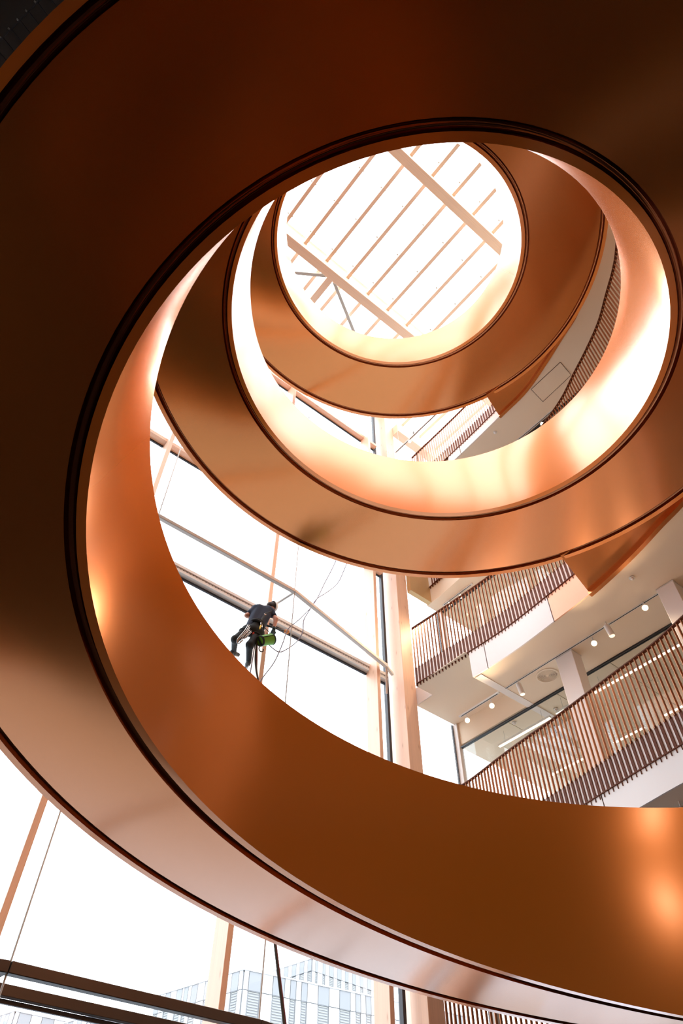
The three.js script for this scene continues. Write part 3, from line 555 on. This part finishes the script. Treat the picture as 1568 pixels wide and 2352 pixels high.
  const gp = onBack('pelvis', 'waist', 0.55, 0.06, 0.17);
  part('carabiner', ring(gp, V(0.4, 0.2, 0.8).normalize(), 0.035, 0.006, 1.5), M.chrome, worker);
  part('descender', flesh([[gp.clone().add(V(-0.02, -0.04, 0.01)), gp.clone().add(V(-0.035, -0.13, 0.01)), 0.016, 0.012]], 0.006, 0.01), M.brass, worker, 'yellow rope device');
  part('tool_pouch', box(-0.02, -0.025, -0.02, 0.02, 0.025, 0.02, 0.008).translate(...lerpJ('hipL', 'hipR', 0.45).add(V(-0.02, -0.12, 0.09)).toArray()), M.red, worker);
  for (const o of [0, 0.03, 0.055]) part('sling', wire([J.hipL.clone().add(V(-0.06 + o, 0.03, 0.11)), J.hipL.clone().lerp(J.knL, 0.45).add(V(-0.02 + o, 0, 0.115)), J.knL.clone().add(V(0.0 + o * 0.4, -0.09, 0.08)), J.knL.clone().add(V(0.05, -0.12, 0.06)), J.knL.clone().lerp(J.hipL, 0.3).add(V(0.05 + o, -0.02, 0.1)), J.hipL.clone().add(V(0.03 + o, 0.0, 0.1))], 0.007, 40, 6), M.chrome, worker);
}
{ // bucket on its strap
  const a = V(5.124, 9.936, -8.841), b = V(5.37, 10.112, -8.841), d = b.clone().sub(a).normalize(), t = thing('tool_bucket', 'bright green rope access bucket hanging at the worker\'s side', 'bucket', a.toArray());
  const q = new THREE.Quaternion().setFromUnitVectors(V(0, 1, 0), d), L = a.distanceTo(b), lathe = (pts) => new THREE.LatheGeometry(pts.map(([x, y]) => new THREE.Vector2(x, y)), 30).applyQuaternion(q).translate(a.x, a.y, a.z);
  part('shell', lathe([[0.094, 0], [0.101, 0.015], [0.106, L * 0.5], [0.11, L - 0.01], [0.11, L], [0.1, L], [0.096, 0.02]]), M.lime, t);
  part('base_panel', lathe([[0, 0.004], [0.09, 0.004], [0.09, 0.012], [0, 0.012]]), M.lime, t);
  part('base_rim', lathe([[0.088, -0.008], [0.104, -0.004], [0.106, 0.03], [0.098, 0.03], [0.088, 0.0]]), M.webbing, t);
  part('top_rim', lathe([[0.1, L - 0.01], [0.114, L - 0.01], [0.116, L + 0.02], [0.1, L + 0.02]]), M.glove, t);
  const s = V(0, 0, 0).crossVectors(d, V(0, 0, 1)).normalize();
  part('webbing_strap', [bar(a.clone().addScaledVector(d, -0.008).addScaledVector(s, 0.09), a.clone().addScaledVector(d, -0.008).addScaledVector(s, -0.09), 0.04, 0.006), bar(a.clone().addScaledVector(V(0, 0.3, 0.95).normalize(), 0.106), b.clone().addScaledVector(V(0, 0.3, 0.95).normalize(), 0.112), 0.03, 0.006)], M.webbing, t);
  part('label_patch', box(-0.02, -0.012, 0, 0.03, 0.012, 0.004).applyQuaternion(q).translate(...a.clone().lerp(b, 0.6).add(V(-0.04, 0.1, 0.05)).toArray()), M.red, t);
  part('handle_cord', wire([b.clone().add(V(-0.04, 0.11, 0.0)), b.clone().add(V(-0.09, 0.2, -0.04)), J.waist.clone().add(V(0.1, -0.14, 0.1))], 0.008, 16, 6), M.webbing, t);
  part('loop', wire([a.clone().add(V(0.03, -0.09, 0.0)), a.clone().add(V(0.0, -0.17, 0)), a.clone().add(V(0.03, -0.22, 0)), a.clone().add(V(0.09, -0.2, 0)), a.clone().add(V(0.1, -0.14, 0))], 0.009, 30, 6), M.webbing, t);
}
{ const a = V(5.423, 10.717, -9.188), m = V(5.68, 10.79, -9.21), b = V(5.922, 10.91, -9.292), e = V(6.011, 10.955, -9.314), t = thing('cleaning_brush', 'black handled round brush pointing right from the worker\'s hip', 'brush', a.toArray());
  part('handle', [rod(a, m, 0.021, 14), rod(m, b, 0.017, 14)], M.webbing, t); part('ferrule', rod(b, b.clone().lerp(e, 0.3), 0.02, 14), M.brush, t);
  part('bristles', flesh([[b.clone().lerp(e, 0.3), e, 0.03, 0.052]], 0.008, 0.01), M.brush, t); }
const ropeMat = { a: M.ropeGrey, b: M.ropePurple, c: M.ropeDark };
const rope = (label, pts, r, m) => solid('rope', wire(pts.map((p) => V(...p)), r, 110, 6), m, label, 'rope', 'ropes of the hanging worker');
rope('thin grey working rope crossing diagonally down past the brush and behind the copper parapet', [[7.3, 14.6, -8.98], [6.905, 13.223, -8.925], [6.645, 12.449, -8.925], [6.396, 11.707, -8.925], [6.063, 11.087, -8.925], [5.769, 10.612, -8.925], [5.694, 10.263, -8.925], [5.542, 9.714, -8.925], [5.283, 9.138, -8.925], [5.1, 8.5, -8.925]], 0.011, M.ropeGrey);
rope('second thin grey rope, slack, sweeping in a loop to the green bucket', [[7.6, 14.7, -8.98], [7.249, 13.359, -8.94], [7.019, 12.681, -8.94], [6.691, 12.181, -8.94], [6.46, 11.873, -8.94], [6.292, 11.459, -8.94], [6.154, 11.079, -8.94], [6.15, 10.785, -8.94], [6.048, 10.505, -8.94], [5.808, 10.161, -8.94], [5.616, 9.988, -8.93], [5.391, 9.998, -8.9], [5.3, 10.0, -8.86]], 0.011, M.ropeGrey);
rope('thick dark rope hanging straight below the green bucket, the left strand', [[5.1, 10.0, -8.925], [5.112, 9.556, -8.904], [5.147, 9.311, -8.883], [5.215, 9.1, -8.883], [5.4, 7.6, -8.8], [5.78, 5.4, -8.715], [6.11, 4.148, -8.715], [6.4, 3.0, -8.7]], 0.017, M.ropeDark);
rope('thick purple rope hanging straight below the green bucket, the right strand', [[5.112, 10.0, -8.935], [5.147, 9.573, -8.914], [5.165, 9.316, -8.9], [5.24, 9.08, -8.9], [5.43, 7.6, -8.82], [5.81, 5.4, -8.736], [6.145, 4.158, -8.736], [6.44, 3.0, -8.72]], 0.017, M.ropePurple);
rope('very thin rope hanging below the worker, left of the thick ropes', [[5.093, 10.0, -8.95], [5.068, 9.483, -8.93], [5.058, 9.194, -8.93], [5.05, 8.4, -8.93]], 0.01, M.ropeGrey);

// ---------------------------------------------------------------- office buildings across the plaza
// a storeyed wall from plan point p along unit vector u: stops are distances where white and grey strips alternate
function cityWall(b, p, u, H, stops, firstGrey, headDrop, windowsIn = () => true) {
  const n = V(u[1], 0, -u[0]).multiplyScalar(Math.sign(-(u[1] * p[0] - u[0] * p[1])) || 1), A = (s, y, o) => V(p[0] + u[0] * s + n.x * o, y, p[1] + u[1] * s + n.z * o);
  const slab = (s0, s1, y0, y1, o0, o1) => { const g = box(0, y0, o0, s1 - s0, y1, o1); const m = new THREE.Matrix4().makeBasis(V(u[0], 0, u[1]), V(0, 1, 0), V(n.x, 0, n.z)); if (m.determinant() < 0) { g.index.array.reverse(); } return g.applyMatrix4(m).translate(p[0] + u[0] * s0, 0, p[1] + u[1] * s0); };
  let prev = 0, grey = firstGrey;
  for (const s of stops) {
    const a = prev + 0.02, c = s - 0.02;
    part('cladding_panel', slab(a, c, H - 1.02, H - 0.02, 0.02, 0.1), grey ? M.panelGrey : M.panelWhite, b);
    if (!grey) part('cladding_panel', slab(a, c, 0, H - 1.06, 0.02, 0.1), M.panelWhite, b);
    else for (let f = 0; f < 3; f++) {
      const y1 = H - 0.9 - headDrop - f * 3.7, y0 = y1 - 2.4;
      part('cladding_panel', slab(a, c, y1 + 0.03, f ? y1 + 1.27 : H - 1.06, 0.02, 0.08), M.panelGrey, b);
      if (windowsIn(s, f)) { const w = part('window', slab(a, c, y0, y1, 0.0, 0.03), M.panelGrey, b); const sl = []; for (let y = y0 + 0.05; y < y1 - 0.03; y += 0.14) sl.push(slab(a + 0.05, c - 0.05, y, y + 0.07, 0.04, 0.055)); part('blind', sl, M.blind, w).userData.kind = 'stuff'; }
    }
    prev = s; grey = !grey;
  }
  part('parapet_cap', slab(-0.05, prev, H - 0.02, H + 0.06, -0.3, 0.14), M.panelWhite, b);
}
function cityBlock(label, corner, uR, uL, H, stopsR, stopsL, g, drop) {
  const b = thing('office_building', label, 'building', [corner[0], -0.3, corner[1]], 'striped office buildings across the plaza'), LR = stopsR[stopsR.length - 1], LL = stopsL[stopsL.length - 1];
  const P = (s, u, t, v) => [corner[0] + u[0] * s + v[0] * t, corner[1] + u[1] * s + v[1] * t];
  part('wall_body', plate([P(0, uR, 0, uL), P(LR, uR, 0, uL), P(LR, uR, LL, uL), P(0, uR, LL, uL)], -0.3, H - 0.1), M.panelGrey, b);
  cityWall(b, corner, uR, H, stopsR, g[0], drop); cityWall(b, corner, uL, H, stopsL, g[1], drop);
}
cityBlock('nearest striped white and grey office building outside with slatted blinds in its windows', [26.2, -42], [0.993, 0.122], [-0.185, -0.983], 14.53 + EYE, [0.33, 1.18, 2.01, 2.85, 3.26, 3.68, 4.07, 4.5, 5.3, 6.12, 6.92, 7.74, 8.16, 8.55, 8.95, 9.37, 10.3, 11.2, 12.1, 13.0, 13.5, 14.4, 15.3, 15.8, 16.3, 17.2, 18.1], [0.32, 0.95, 1.51, 1.95, 2.75, 3.41, 4.1, 4.68, 5.01, 5.38, 5.6, 6.15, 6.76, 7.26, 7.83, 8.35], [false, false], 0.0);
cityBlock('taller striped office building standing behind the nearest one outside', [46.4, -62], [0.996, -0.093], [-0.145, -0.989], 23.9 + EYE, [0.38, 0.68, 1.36, 1.71, 2.28, 2.86, 3.38, 3.93, 4.45, 4.95, 5.52, 6.01, 6.62, 7.06, 7.68, 8.23, 8.8, 9.3, 9.8, 10.4, 10.9, 11.5, 12.0], [0.5, 1.0, 1.6, 2.1, 2.7, 3.25, 3.8, 4.4, 5.0, 5.6], [false, true], 0.2);
cityBlock('far low striped building outside in the bottom left corner, the left one', [18.8, -60], [1, 0.0], [-0.2, -0.98], 14.6 + EYE, [0.3, 1.2, 2.0, 2.9, 3.7, 4.5, 5.2, 6.0], [0.5, 1.0, 1.5, 2.0, 2.5, 3.0, 3.6], [false, false], 0.3);
cityBlock('far low striped building outside under the dark bottom rails, the right one', [21.0, -52], [1, 0.08], [-0.18, -0.984], 13.15 + EYE, [0.2, 1.0, 1.9, 2.7, 3.4], [0.5, 1.0, 1.5, 2.0, 2.6], [false, false], 0.3);
scene.traverse((o) => { if (o.isMesh) o.castShadow = o.receiveShadow = true; });
renderer.render(scene, camera);
